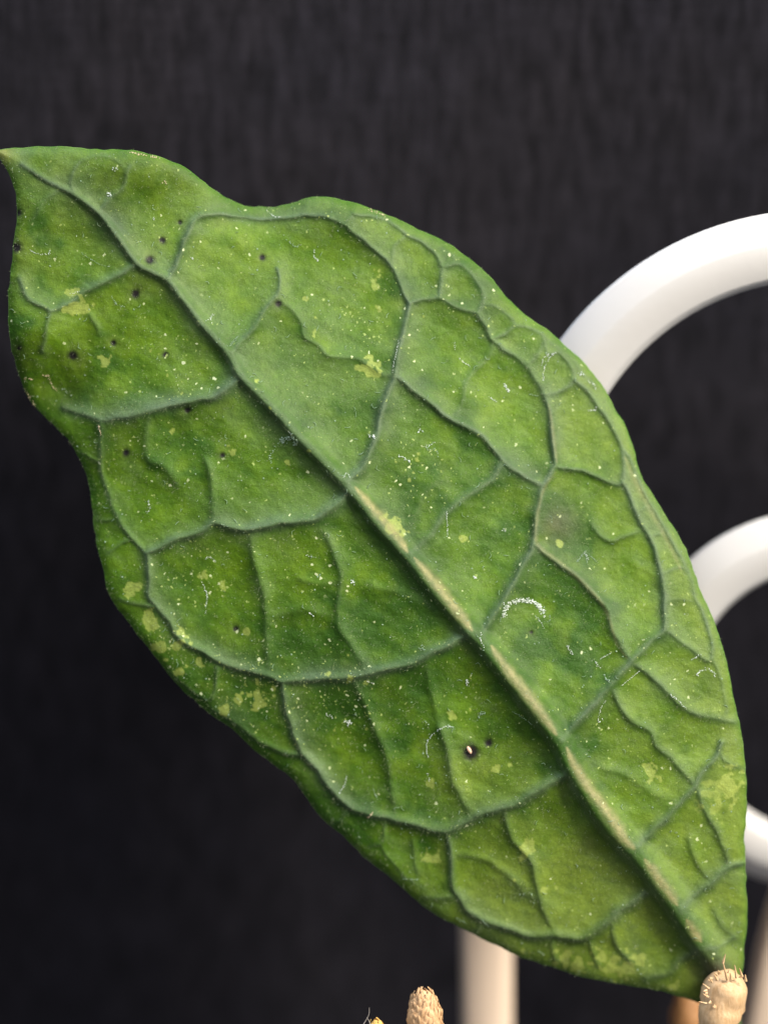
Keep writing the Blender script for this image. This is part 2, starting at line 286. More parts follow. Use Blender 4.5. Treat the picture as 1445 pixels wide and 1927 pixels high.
SHEEN = np.roll(SHEEN, (-5, 4), (0, 1))*np.clip(.55+1.9*vnoise(GX, GY, 75, 81, 3)+.35*np.clip((1250-GY)/700, -.6, 1), 0, 1)
sheen = np.clip(SHEEN*.5, 0, .5)[..., None]; C = C*(1-sheen)+np.array([.115, .160, .100])*sheen
gm = np.clip(n3*1.0+n1*.8-.05+.42*np.exp(-((GX-600)/190)**2-((GY-700)/190)**2)+.3*np.exp(-((GX-560)/120)**2-((GY-950)/50)**2), 0, .5)[..., None]; C = C*(1-gm)+np.array([.10, .17, .065])*gm  # mottling, plus a broad grey-green sheen by the upper midrib painted into the colour
em = (np.exp(-ED/7)*.55)[..., None]; C = C*(1-em)+np.array([.05, .15, .012])*em
for x, y, r, a in [(1056,985,36,.7),(1105,1592,22,.4),(1345,1832,36,.85)]:
    b = (a*np.exp(-((GX-x)**2+(GY-y)**2)/r**2)*(1+n2))[..., None]; C = C*(1-b)+np.array([.09, .085, .05])*b
b = (.6*np.exp(-((GX-0)**2+(GY-284)**2)/22.**2))[..., None]; C = C*(1-b)+np.array([.35, .32, .10])*b
b = (HALO*.35)[..., None]; C = C*(1-b)+np.array([.12, .16, .045])*b
ym = (YM*.7)[..., None]; C = C*(1-ym)+yel*ym
for line, wa, wb in TANS:  # warm light on the right flanks of midrib and veins, painted as tan streaks
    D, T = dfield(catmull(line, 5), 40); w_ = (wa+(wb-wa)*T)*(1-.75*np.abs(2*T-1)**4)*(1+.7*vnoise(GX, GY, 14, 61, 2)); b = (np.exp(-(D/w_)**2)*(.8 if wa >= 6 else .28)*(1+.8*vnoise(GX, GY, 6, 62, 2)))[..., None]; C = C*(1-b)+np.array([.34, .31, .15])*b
sp = np.clip(SP*1.6-.15, 0, 1)[..., None]; C = C*(1-sp)+dark*sp; g_ = C.mean(2, keepdims=True); C = g_+(C-g_)*1.06
C = np.clip(C, .003, 1)
FUZZ = np.clip(.28+.75*VM+1.1*n3+.7*n1, 0.05, 1)*(1-YM*.7)

# ---- mesh
quad = inside[:-1, :-1].astype(int)+inside[1:, :-1]+inside[:-1, 1:]+inside[1:, 1:] >= 3
used = np.zeros((NY, NX), bool); used[:-1, :-1] |= quad; used[1:, :-1] |= quad; used[:-1, 1:] |= quad; used[1:, 1:] |= quad
full = np.zeros((NY, NX), int); full[:-1, :-1] += quad; full[1:, :-1] += quad; full[:-1, 1:] += quad; full[1:, 1:] += quad
rim = used & (full < 4)
PXx = GX.copy(); PXy = GY.copy()
for j, i in zip(*np.nonzero(rim)):
    x, y = GX[j, i], GY[j, i]; k = np.argmin((OP[:, 0]-x)**2+(OP[:, 1]-y)**2); bestd = 1e9
    for q in (k-1, k):
        A = OP[q % (len(OP)-1)]; B = OP[(q+1) % (len(OP)-1)] if (q+1) % (len(OP)-1) else OP[-1]
        v = B-A; t = min(1, max(0, ((x-A[0])*v[0]+(y-A[1])*v[1])/max(v@v, 1e-9))); p = A+t*v; dd = (p[0]-x)**2+(p[1]-y)**2
        if dd < bestd: bestd = dd; bp = p
    PXx[j, i], PXy[j, i] = bp
idx = np.full((NY, NX), -1); idx[used] = np.arange(used.sum())
x = PXx[used]; y = PXy[used]; z = Z[used]
def world_np(x, y, z):
    d = -z*PX; k = PX*(DIST+d)/DIST
    return (np.array(cam_loc)[None]+np.array(FW)[None]*(DIST+d)[:, None]+np.array(RT)[None]*((x-CX)*k)[:, None]+np.array(UP)[None]*((CY-y)*k)[:, None])
V = world_np(x, y, z)
jj, ii = np.nonzero(quad)
Q = np.stack([idx[jj, ii], idx[jj+1, ii], idx[jj+1, ii+1], idx[jj, ii+1]], 1)
NRM = np.zeros_like(V); fn = np.cross(V[Q[:, 2]]-V[Q[:, 0]], V[Q[:, 3]]-V[Q[:, 1]])
for c in range(4): np.add.at(NRM, Q[:, c], fn)
NRM /= np.linalg.norm(NRM, axis=1)[:, None]
if (NRM@np.array(FW)).mean() > 0: Q = Q[:, ::-1]; NRM = -NRM
VCOL = C[used]; VF = FUZZ[used]; VS = SPECK[used]; XY = np.stack([x, y, z], 1)

# ------------------------------------------------------------------ leaf material
leaf_mat, nt, P = mat('velvety_green_leaf')
col = N(nt, 'ShaderNodeAttribute', attribute_name='tissue_and_painted_light'); fz = N(nt, 'ShaderNodeAttribute', attribute_name='fuzz'); sk = N(nt, 'ShaderNodeAttribute', attribute_name='speck'); cc = N(nt, 'ShaderNodeAttribute', attribute_name='blade')
ng = N(nt, 'ShaderNodeTexNoise', Scale=.35, Detail=4.0, Roughness=.75); L(nt, cc.outputs['Vector'], ng.inputs['Vector'])
nm = N(nt, 'ShaderNodeTexNoise', Scale=.07, Detail=4.0, Roughness=.65); L(nt, cc.outputs['Vector'], nm.inputs['Vector'])
c = mix(nt, .75, col.outputs['Color'], ramp(nt, ng.outputs['Fac'], .3, .7, (.62, .62, .62, 1), (1.0, 1.0, 1.0, 1)), 'MULTIPLY')
c = mix(nt, .6, c, ramp(nt, nm.outputs['Fac'], .32, .68, (.70, .74, .66, 1), (1., 1., 1., 1)), 'MULTIPLY')
def net(scale, c, lo, hi, dk):
    wd_ = N(nt, 'ShaderNodeTexNoise', Scale=.05, Detail=3.0); L(nt, cc.outputs['Vector'], wd_.inputs['Vector'])
    wa_ = N(nt, 'ShaderNodeVectorMath', operation='MULTIPLY_ADD'); L(nt, wd_.outputs['Color'], wa_.inputs[0]); wa_.inputs[1].default_value = (26, 26, 0); L(nt, cc.outputs['Vector'], wa_.inputs[2])
    v = N(nt, 'ShaderNodeTexVoronoi', Scale=scale, feature='DISTANCE_TO_EDGE'); L(nt, wa_.outputs[0], v.inputs['Vector'])
    return mix(nt, .8, c, ramp(nt, v.outputs['Distance'], lo, hi, dk, (1, 1, 1, 1)), 'MULTIPLY'), v.outputs['Distance']
c, nd1 = net(.019, c, .0, .16, (.86, .88, .9, 1))
c, nd2 = net(.055, c, .0, .22, (.90, .92, .95, 1))
wv = N(nt, 'ShaderNodeTexNoise', Scale=.16, Detail=2.0); L(nt, cc.outputs['Vector'], wv.inputs['Vector'])
wa = N(nt, 'ShaderNodeVectorMath', operation='MULTIPLY_ADD'); L(nt, wv.outputs['Color'], wa.inputs[0]); wa.inputs[1].default_value = (9, 9, 0); L(nt, cc.outputs['Vector'], wa.inputs[2])
def specks(scale, size, colr, c, gain, off):
    v = N(nt, 'ShaderNodeTexVoronoi', Scale=scale, Randomness=1.0); L(nt, wa.outputs[0], v.inputs['Vector'])
    sep = N(nt, 'ShaderNodeSeparateColor'); L(nt, v.outputs['Color'], sep.inputs[0])
    m1 = N(nt, 'ShaderNodeMath', operation='MULTIPLY'); L(nt, sep.outputs[0], m1.inputs[0]); L(nt, sep.outputs[0], m1.inputs[1])
    m2 = N(nt, 'ShaderNodeMath', operation='MULTIPLY'); L(nt, m1.outputs[0], m2.inputs[0]); m2.inputs[1].default_value = size
    d = N(nt, 'ShaderNodeMath', operation='MULTIPLY_ADD'); L(nt, ng.outputs['Fac'], d.inputs[0]); d.inputs[1].default_value = .25; L(nt, v.outputs['Distance'], d.inputs[2])
    l = N(nt, 'ShaderNodeMath', operation='SUBTRACT'); L(nt, m2.outputs[0], l.inputs[0]); L(nt, d.outputs[0], l.inputs[1])
    s2 = N(nt, 'ShaderNodeMath', operation='MULTIPLY', use_clamp=True); L(nt, l.outputs[0], s2.inputs[0]); s2.inputs[1].default_value = 14
    g = N(nt, 'ShaderNodeMath', operation='SUBTRACT'); L(nt, sk.outputs['Fac'], g.inputs[0]); L(nt, sep.outputs[1], g.inputs[1])
    g2 = N(nt, 'ShaderNodeMath', operation='MULTIPLY_ADD', use_clamp=True); L(nt, g.outputs[0], g2.inputs[0]); g2.inputs[1].default_value = 8; g2.inputs[2].default_value = off
    m = N(nt, 'ShaderNodeMath', operation='MULTIPLY'); L(nt, s2.outputs[0], m.inputs[0]); L(nt, g2.outputs[0], m.inputs[1])
    m3 = N(nt, 'ShaderNodeMath', operation='MULTIPLY'); L(nt, m.outputs[0], m3.inputs[0]); m3.inputs[1].default_value = gain
    return mix(nt, m3.outputs[0], c, colr)
c = specks(.12, .55, (.38, .46, .12, 1), c, .7, 0)
c = specks(.22, .62, (.36, .45, .14, 1), c, .75, 0)
c = specks(.12, .5, (.62, .68, .52, 1), c, .6, 0)
L(nt, c, P.inputs['Base Color'])
P.inputs['Roughness'].default_value = .52; P.inputs['Specular IOR Level'].default_value = .30
fm = N(nt, 'ShaderNodeMath', operation='MULTIPLY'); L(nt, fz.outputs['Fac'], fm.inputs[0]); fm.inputs[1].default_value = .20
L(nt, fm.outputs[0], P.inputs['Sheen Weight']); P.inputs['Sheen Roughness'].default_value = .42; P.inputs['Sheen Tint'].default_value = (.86, .92, .86, 1)
b1 = N(nt, 'ShaderNodeBump', Strength=.55, Distance=.00009); L(nt, ng.outputs['Fac'], b1.inputs['Height'])
b2 = N(nt, 'ShaderNodeBump', Strength=.5, Distance=.00022); L(nt, nm.outputs['Fac'], b2.inputs['Height']); L(nt, b1.outputs[0], b2.inputs['Normal']); L(nt, b2.outputs[0], P.inputs['Normal'])
P.inputs['Subsurface Weight'].default_value = 0.0

leaf = empty('leaf', at(1372, 1872, 250*PX))
tag(leaf, label='large green velvety leaf with raised veins, speckles and a wavy margin', category='leaf')
def submesh(name, sel, back=False, kind=None):
    q = Q[sel]; ids, inv = np.unique(q, return_inverse=True); q = inv.reshape(q.shape)
    v = V[ids]; n = NRM[ids]; attrs = [VCOL[ids], VF[ids], VS[ids], XY[ids]]
    if back:   # underside of the blade (every second cell of the whole leaf) joined by the rim
        allv = V+np.array(FW)*5*PX*1.0; off = len(v)
        e = {}
        for f in Q: pass
    v = v-np.array(leaf.location)
    me = bpy.data.meshes.new(name); me.vertices.add(len(v)); me.vertices.foreach_set('co', v.astype(np.float32).ravel())
    me.loops.add(q.size); me.loops.foreach_set('vertex_index', q.ravel().astype(np.int32)); me.polygons.add(len(q)); me.polygons.foreach_set('loop_start', np.arange(0, q.size, 4, dtype=np.int32))
    me.update(calc_edges=True); me.polygons.foreach_set('use_smooth', [True]*len(q))
    a = me.attributes.new('tissue_and_painted_light', 'FLOAT_COLOR', 'POINT'); a.data.foreach_set('color', np.c_[attrs[0], np.ones(len(v))].astype(np.float32).ravel())
    for nme, arr in (('fuzz', attrs[1]), ('speck', attrs[2])):
        a = me.attributes.new(nme, 'FLOAT', 'POINT'); a.data.foreach_set('value', arr.astype(np.float32))
    a = me.attributes.new('blade', 'FLOAT_VECTOR', 'POINT'); a.data.foreach_set('vector', attrs[3].astype(np.float32).ravel())
    me.normals_split_custom_set_from_vertices(n.astype(np.float32).tolist())
    o = bpy.data.objects.new(name, me); S.collection.objects.link(o); me.materials.append(leaf_mat); o.parent = leaf
    if kind: o['kind'] = kind
    return o
own = OWN[jj, ii]
kinds = [f[5] for f in fields]
submesh('blade', (own < 0))
submesh('midrib', own == 0)
fine = np.zeros(len(own), bool)
for k, kd in enumerate(kinds):
    if kd == 'side' and (own == k).sum() > 20: submesh('side_vein', own == k)
    if kd == 'fine': fine |= own == k
submesh('net_veins', fine, kind='stuff')
# underside and rim
st = 4
sub = inside[::st, ::st]; keep = sub[:-1, :-1] & sub[1:, :-1] & sub[:-1, 1:] & sub[1:, 1:]
bj, bi = np.nonzero(keep); bid = np.full(sub.shape, -1); us = np.zeros(sub.shape, bool)
for a, b in ((0, 0), (1, 0), (0, 1), (1, 1)): us[bj+a, bi+b] = True
bid[us] = np.arange(us.sum()); bx = GX[::st, ::st][us]; by = GY[::st, ::st][us]; bz = Z[::st, ::st][us]-5
bv = world_np(bx, by, bz)-np.array(leaf.location)
bf = np.stack([bid[bj, bi], bid[bj, bi+1], bid[bj+1, bi+1], bid[bj+1, bi]], 1)
back_mat, nt, P = mat('leaf_back'); P.inputs['Base Color'].default_value = (.10, .19, .05, 1); P.inputs['Roughness'].default_value = .6
nn = N(nt, 'ShaderNodeTexNoise', Scale=300.0, Detail=4.0); tc = N(nt, 'ShaderNodeTexCoord'); L(nt, tc.outputs['Object'], nn.inputs['Vector']); L(nt, ramp(nt, nn.outputs['Fac'], .3, .7, (.07, .15, .03, 1), (.13, .22, .07, 1)), P.inputs['Base Color'])
me = pymesh('underside', bv, bf.tolist()); link('underside', me, back_mat, leaf)
ring = OP[:-1]; rz = []
for p in ring:
    i = int(np.clip(round((p[0]-X0)/G), 0, NX-1)); j = int(np.clip(round((p[1]-Y0)/G), 0, NY-1)); rz.append(Z[j, i])
rz = np.array(rz); cen = ring.mean(0); nr = len(ring)
tang = np.roll(ring, -1, 0)-np.roll(ring, 1, 0); nrmv = np.stack([tang[:, 1], -tang[:, 0]], 1); nrmv /= np.linalg.norm(nrmv, axis=1)[:, None]
if ((ring+nrmv*3-cen)**2).sum() < ((ring-cen)**2).sum(): nrmv = -nrmv
rows = [(0, .3), (1.0, -1.2), (1.1, -3), (.2, -4.6), (-8, -5.5)]
rv = np.concatenate([world_np(ring[:, 0]+nrmv[:, 0]*a, ring[:, 1]+nrmv[:, 1]*a, rz+b) for a, b in rows])-np.array(leaf.location)
rf = [[r*nr+i, r*nr+(i+1) % nr, (r+1)*nr+(i+1) % nr, (r+1)*nr+i] for r in range(len(rows)-1) for i in range(nr)]
rim_mat, nt, P = mat('leaf_margin'); nn = N(nt, 'ShaderNodeTexNoise', Scale=500.0, Detail=5.0); tc = N(nt, 'ShaderNodeTexCoord'); L(nt, tc.outputs['Object'], nn.inputs['Vector'])
L(nt, ramp(nt, nn.outputs['Fac'], .35, .7, (.045, .14, .012, 1), (.14, .24, .06, 1)), P.inputs['Base Color']); P.inputs['Roughness'].default_value = .5
link('margin', pymesh('margin', rv, rf), rim_mat, leaf)

# ---- sampling the leaf surface
def zat(x, y):
    i = int(np.clip(round((x-X0)/G), 0, NX-1)); j = int(np.clip(round((y-Y0)/G), 0, NY-1)); return float(Z[j, i])
def onleaf(x, y, lift=0): return Vector(world_np(np.array([x]), np.array([y]), np.array([zat(x, y)+lift]))[0])
# ---- short hairs of the leaf
nh = 26000
wgt = (.25+.55*VM[used]**1.0+.5*np.clip(n3[used]*2+.3, 0, 1)+.5*np.exp(-ED[used]/5))*(.4+.6*(1-YM[used]))*(1-.7*np.exp(-(DM[used]/34)**4)*np.clip(TM[used]*3-.6, 0, 1))
pk = rng.choice(len(x), nh, p=wgt/wgt.sum())
base = V[pk]+(rng.random((nh, 3))-.5)*2*PX; nrm = NRM[pk]
rd = rng.normal(size=(nh, 3)); rd -= (rd*nrm).sum(1)[:, None]*nrm; rd /= np.linalg.norm(rd, axis=1)[:, None]
drift = np.array(RT)*-.3+np.array(UP)*-.6
dr = nrm*rng.uniform(.25, .9, nh)[:, None]+rd*.7+drift*.5; dr /= np.linalg.norm(dr, axis=1)[:, None]
ln = rng.uniform(2, 6, nh)[:, None]*PX
sd = np.cross(dr, np.array(FW)); sd /= np.linalg.norm(sd, axis=1)[:, None]; wd = .26*PX
hv = np.concatenate([base-sd*wd, base+sd*wd, base+dr*ln], 1).reshape(-1, 3)-np.array(leaf.location)
me = bpy.data.meshes.new('leaf_hairs'); me.vertices.add(len(hv)); me.vertices.foreach_set('co', hv.astype(np.float32).ravel()); me.loops.add(nh*3); me.loops.foreach_set('vertex_index', np.arange(nh*3, dtype=np.int32))
me.polygons.add(nh); me.polygons.foreach_set('loop_start', np.arange(0, nh*3, 3, dtype=np.int32)); me.update(calc_edges=True)
hair_mat, nt, P = mat('pale_leaf_hair'); P.inputs['Base Color'].default_value = (.20, .25, .13, 1); P.inputs['Roughness'].default_value = .5
o = link('leaf_hairs', me, hair_mat, leaf, smooth=False); o['kind'] = 'stuff'

# ---- dried white crust and curled fibres stuck on the leaf
crust_mat, nt, P = mat('white_crust'); nn = N(nt, 'ShaderNodeTexNoise', Scale=3000.0, Detail=3.0); tc = N(nt, 'ShaderNodeTexCoord'); L(nt, tc.outputs['Object'], nn.inputs['Vector'])
L(nt, ramp(nt, nn.outputs['Fac'], .3, .7, (.34, .42, .36, 1), (.78, .84, .82, 1)), P.inputs['Base Color']); P.inputs['Roughness'].default_value = .35
gcrust_mat, nt, P = mat('grey_green_film'); P.inputs['Base Color'].default_value = (.22, .32, .22, 1); P.inputs['Roughness'].default_value = .35
tcrust_mat, nt, P = mat('tan_crust'); P.inputs['Base Color'].default_value = (.62, .50, .34, 1); P.inputs['Roughness'].default_value = .5
def crumb(Vs, Fs, c, r, flat=.6):
    o = len(Vs); ph = random.random()*6.3; n = 5
    for k in range(n):
        a = ph+k*6.283/n; rr = r*random.uniform(.55, 1.25); Vs.append(c+RT*(math.cos(a)*rr)+UP*(math.sin(a)*rr))
    Vs.append(c-FW*(r*flat)+RT*random.uniform(-.3, .3)*r); Vs.append(c+FW*(r*.5))
    for k in range(n): Fs.append((o+k, o+(k+1) % n, o+5)); Fs.append((o+(k+1) % n, o+k, o+6))
def crust(P, w, m=crust_mat, dens=1., name='crust'):
    Vs, Fs = [], []; pts = catmull(P, 1.2) if len(P) > 1 else [np.array(P[0], float)+rng.normal(size=2)*w*.5 for _ in range(10)]
    for p in pts:
        for _ in range(max(1, int(w*.55*dens))):
            if random.random() < .25: continue
            q = p+rng.normal(size=2)*w*.38; crumb(Vs, Fs, onleaf(q[0], q[1], .9)-leaf.location, random.uniform(.5, 1.15)*(.75+w*.16)*PX)
    if Vs: link(name, pymesh(name, Vs, Fs), m, leaf, smooth=False)
def fibre_geo(Vs, Fs, P, r, lift=1.0):
    pts = catmull(P, 2.0); ring_ = []
    for k, p in enumerate(pts):
        c = onleaf(p[0], p[1], lift+1.2*math.sin(k*.5))-leaf.location; t = pts[min(k+1, len(pts)-1)]-pts[max(k-1, 0)]; t = t/(np.linalg.norm(t)+1e-9)
        s = RT*t[1]+UP*t[0]; rr = r*PX*(.35+.65*math.sin(math.pi*(k+.5)/len(pts))); o = len(Vs)
        Vs += [c+s*rr, c-FW*rr*1.2, c-s*rr, c+FW*rr]
        if k:
            for q in range(4): Fs.append((o-4+q, o-4+(q+1) % 4, o+(q+1) % 4, o+q))
CR = [([(947,1160),(952,1142),(968,1132),(990,1130),(1008,1135),(1019,1148),(1024,1158)],6,crust_mat),([(512,880),(508,862),(515,845),(530,830)],3,gcrust_mat),([(528,832),(541,825),(553,828),(557,838)],7,gcrust_mat),
([(1308,1274),(1320,1263),(1338,1262),(1347,1275)],3.5,crust_mat),([(1068,1218),(1078,1232)],4,crust_mat),([(1120,1243),(1128,1258)],3,crust_mat),([(1138,1274),(1146,1284)],4.5,gcrust_mat),
([(748,856),(760,861),(772,870)],3.2,crust_mat),([(800,839),(808,838),(817,831)],3,crust_mat),([(1090,702),(1099,706)],4.5,crust_mat),([(1106,716),(1116,722),(1120,732)],2.5,crust_mat),([(1108,772),(1120,770),(1122,762)],2.5,crust_mat),
([(855,645),(857,660)],3,crust_mat),([(950,722),(956,736)],4,crust_mat),([(388,604),(396,597),(400,592)],3,crust_mat),([(655,1360)],5,crust_mat),([(613,1344),(624,1351)],3,crust_mat),([(878,1284)],4,crust_mat),([(668,1345)],3.5,gcrust_mat),
([(900,1352),(905,1343),(914,1342)],4.5,gcrust_mat),([(805,1425),(803,1398),(818,1380),(838,1368),(850,1368)],2.2,crust_mat),([(843,1368),(852,1369)],4,gcrust_mat),([(804,1455),(808,1470)],2.5,crust_mat),
([(387,1155),(389,1120),(380,1095)],1.6,crust_mat),([(645,900),(652,890),(658,898)],1.8,crust_mat),([(246,286),(270,290),(304,298)],3,tcrust_mat),([(694,394),(712,400),(729,407)],3.6,tcrust_mat),
([(45,712),(62,714)],2.5,tcrust_mat),([(82,706),(94,708)],3.5,tcrust_mat),([(93,712),(100,728),(108,736)],2,tcrust_mat),([(116,732),(127,736)],5,gcrust_mat),([(46,732),(55,748),(66,764)],2.4,tcrust_mat),
([(205,365)],4.5,crust_mat),([(218,317)],4,crust_mat),([(310,342)],3,tcrust_mat),([(289,411)],2.6,crust_mat),([(362,485)],3,crust_mat),([(790,810)],3.5,crust_mat),([(701,821)],4,crust_mat),([(664,1094)],4,crust_mat),
([(794,1220)],4,gcrust_mat),([(840,960),(842,1010)],1.6,crust_mat),([(947,998)],3.5,crust_mat),([(893,1086)],2.5,crust_mat),([(1100,1040),(1108,1052)],2,crust_mat),([(905,1192),(904,1205),(912,1218)],1.8,crust_mat),
([(1125,1360),(1127,1345),(1132,1330),(1141,1318)],1.6,crust_mat),([(1127,1356)],3.5,crust_mat),([(1262,1308),(1275,1318),(1292,1336)],2.5,crust_mat),([(965,1340),(985,1352),(1000,1364)],1.6,gcrust_mat),([(1085,1630)],3,gcrust_mat),
([(500,395),(518,407),(528,407)],1.8,crust_mat),([(738,700),(750,640)],1.5,crust_mat),([(1038,668),(1044,664)],3.2,crust_mat),([(1012,1790),(1024,1798)],1.5,gcrust_mat),([(905,1730),(920,1745)],2.2,gcrust_mat),([(1260,1565),(1274,1568)],3,gcrust_mat),
([(130,553),(150,548)],1.6,crust_mat),([(185,800),(190,820)],1.4,tcrust_mat),([(694,1538),(702,1530)],2.2,tcrust_mat),([(860,1730),(880,1738)],3,gcrust_mat),([(760,1655),(786,1657)],2.2,gcrust_mat),([(1205,1262),(1170,1290)],1.4,crust_mat)]
for P_, w_, m_ in CR: crust(P_, w_, m_)
FB = [([(1024,715),(1024,695),(1035,672),(1044,664)],1.3),([(1022,690),(1024,673),(1034,666)],1.3),([(433,648),(440,641),(446,630)],1.3),([(420,646),(433,650),(446,638)],1),([(540,450),(555,463),(568,458)],1.3),([(590,470),(592,485),(600,492)],1.3),
([(275,968),(283,955),(278,942)],1.4),([(866,670),(872,682),(884,688)],1.2),([(1008,1160),(1018,1172),(1022,1182)],1.2),([(1026,1170),(1034,1168),(1036,1158)],1.2),([(55,470),(70,478),(92,478),(94,470)],1.2),([(150,478),(185,498),(208,500)],1),
([(208,555),(220,572),(234,577)],1.2),([(387,1052),(396,1048),(403,1056)],1.2),([(398,608),(396,600),(404,590)],1),([(545,812),(549,820),(548,826)],.8),([(340,1025),(347,1032)],1.2),([(578,1045),(590,1050)],1.3),([(584,1132),(590,1145)],1),([(580,1150),(590,1160)],1),
([(690,1282),(703,1285)],1),([(700,1485),(710,1505)],1.2),([(638,1495),(650,1475),(652,1460)],.9),([(1100,1035),(1085,1055)],1),([(1100,1035),(1104,1060)],1),([(1100,1038),(1125,1058)],.9),([(1300,1240),(1320,1232)],.9),([(412,985),(430,990)],1),
([(920,745),(935,760)],.8),([(1130,1240),(1150,1230)],.9),([(940,1168),(948,1150)],1.2),([(805,845),(822,850),(826,862)],1),([(1000,740),(1012,745)],.9),([(1050,765),(1056,758)],.9)]
for P_, r_ in FB:
    crust([np.array(p, float)+rng.normal(size=2)*1.2 for p in P_], 1.5*r_, random.choice([crust_mat, gcrust_mat]), .8)
# dust: fine flecks and lint too small and many to count
Vs, Fs = [], []
ins = np.argwhere(inside & (ED > 5))
for k in range(1000):
    j, i = ins[rng.integers(len(ins))]; crumb(Vs, Fs, onleaf(gx[i], gy[j], .3)-leaf.location, random.choice([.5, .6, .8, 1.0, 1.3, 1.7])*PX)
for k in range(260):
    j, i = ins[rng.integers(len(ins))]; p = np.array([gx[i], gy[j]]); a = random.random()*6.3; l = random.uniform(4, 12); v = np.array([math.cos(a), math.sin(a)]); w_ = np.array([-v[1], v[0]])*random.uniform(-.4, .4)
    fibre_geo(Vs, Fs, [p, p+v*l*.5+w_*l, p+v*l], random.uniform(.35, .6), .8)
o = link('dust', pymesh('dust', Vs, Fs), gcrust_mat, leaf, smooth=False); o['kind'] = 'stuff'
# pale grain in the large dark spot
Vs, Fs = [], []; c0 = onleaf(883, 1412, 2)-leaf.location
for a in range(7):
    th = math.pi*a/6
    for b in range(10):
        ph = b*.6283; q = Vector((math.sin(th)*math.cos(ph)*4.6, math.cos(th)*7.0*(1+.15*math.sin(ph)), math.sin(th)*math.sin(ph)*3.5)); ang = .45
        Vs.append(c0+(RT*(q.x*math.cos(ang)-q.y*math.sin(ang)*-1*-.0+q.x*0)+RT*(-q.y*.35)+UP*(q.y*.95)-FW*q.z)*PX)
for a in range(6):
    for b in range(10): Fs.append((a*10+b, a*10+(b+1) % 10, (a+1)*10+(b+1) % 10, (a+1)*10+b))
grain_mat, nt, P = mat('peach_grain'); P.inputs['Base Color'].default_value = (.85, .52, .38, 1); P.inputs['Roughness'].default_value = .45
link('grain', pymesh('grain', Vs, Fs), grain_mat, leaf)
# leaf stalk, going down and back behind the dry stubs
Vs, Fs = [], []; path = [(1360,1850,-255,16),(1372,1885,-275,17),(1378,1930,-290,16),(1376,1990,-290,15),(1368,2060,-280,15)]
for k, (a, b, zz, r) in enumerate(path):
    c = Vector(world_np(np.array([a]), np.array([b]), np.array([zz]))[0])-leaf.location
    for q in range(12): Vs.append(c+(RT*math.cos(q*math.pi/6)+FW*math.sin(q*math.pi/6))*r*PX)
    if k:
        for q in range(12): Fs.append(((k-1)*12+q, (k-1)*12+(q+1) % 12, k*12+(q+1) % 12, k*12+q))
link('leaf_stalk', pymesh('leaf_stalk', Vs, Fs), back_mat, leaf)

# ------------------------------------------------------------------ white trellis
wm, nt, P = mat('white_plastic'); nn = N(nt, 'ShaderNodeTexNoise', Scale=60.0, Detail=5.0); tc = N(nt, 'ShaderNodeTexCoord'); L(nt, tc.outputs['Object'], nn.inputs['Vector'])
L(nt, ramp(nt, nn.outputs['Fac'], .3, .7, (.60, .585, .61, 1), (.65, .63, .655, 1)), P.inputs['Base Color']); P.inputs['Roughness'].default_value = .38
n5 = N(nt, 'ShaderNodeTexNoise', Scale=900.0, Detail=3.0); L(nt, tc.outputs['Object'], n5.inputs['Vector']); bb = N(nt, 'ShaderNodeBump', Strength=.15, Distance=.0001); L(nt, n5.outputs['Fac'], bb.inputs['Height']); L(nt, bb.outputs[0], P.inputs['Normal'])
TY, TD = 600, .0045
trel = empty('plant_trellis', upright(1545, 1990, TY, TD)); tag(trel, label='white plastic plant trellis with arch and ring behind the leaf', category='trellis')
TN = Vector((0, 1, 0))
def bar(name, outer, inner, closed=False, thick=.0022, prof=None):
    """strip between two outlines (same count), bevelled: outer slope, flat front, small inner slope"""
    Vs, Fs = [], []; n = len(outer)
    for (a, b) in zip(outer, inner):
        A = upright(a[0], a[1], TY, TD)-trel.location; B = upright(b[0], b[1], TY, TD)-trel.location
        for f, y in prof or ((0, thick), (0, .0019), (.03, .0016), (.36, .0001), (.40, 0), (.84, 0), (.88, .0002), (.98, .0012), (1, .0016), (1, thick)): Vs.append(A+(B-A)*f+TN*y)
    m_ = 10
    for k in range(n if closed else n-1):
        k2 = (k+1) % n
        for q in range(m_): Fs.append((k*m_+q, k2*m_+q, k2*m_+(q+1) % m_, k*m_+(q+1) % m_))
    if not closed: Fs.append(tuple(range(m_))); Fs.append(tuple(range((n-1)*m_, n*m_))[::-1])
    me = pymesh(name, Vs, Fs); o = link(name, me, wm, trel, smooth=False); 
    try: me.set_sharp_from_angle(angle=math.radians(50))
    except Exception: pass
    return o
A_o, A_i = [], []
for k in range(0, 61):
    a = math.radians(0+k*3); ca, sa = math.cos(a), math.sin(a)
    A_o.append((1545+ca*603, 997-sa*595)); A_i.append((1545+ca*473, 1000-sa*466))
lo, li = [(925,1120),(895,1250),(878,1400),(868,1560),(863,1740),(866,1930),(870,2100)], [(1050,1120),(1020,1250),(998,1400),(982,1560),(972,1740),(971,1930),(972,2100)]
PO, PI_ = [A_o[-1]]+lo, [A_i[-1]]+li
bar('outer_arch', A_o, A_i)
postm = wm.copy(); postm.name = 'warm_lit_plastic'  # warm reflected light on post and leg, painted in as a beige base colour
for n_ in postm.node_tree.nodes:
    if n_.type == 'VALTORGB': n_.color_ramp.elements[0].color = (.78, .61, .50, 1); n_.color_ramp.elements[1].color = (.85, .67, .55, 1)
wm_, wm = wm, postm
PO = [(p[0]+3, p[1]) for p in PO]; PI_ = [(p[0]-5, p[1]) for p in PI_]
pp = ((0, .0026), (0, .0016), (.03, .0008), (.07, .0002), (.12, 0), (.72, 0), (.78, .0003), (.97, .0016), (1, .0020), (1, .0026))
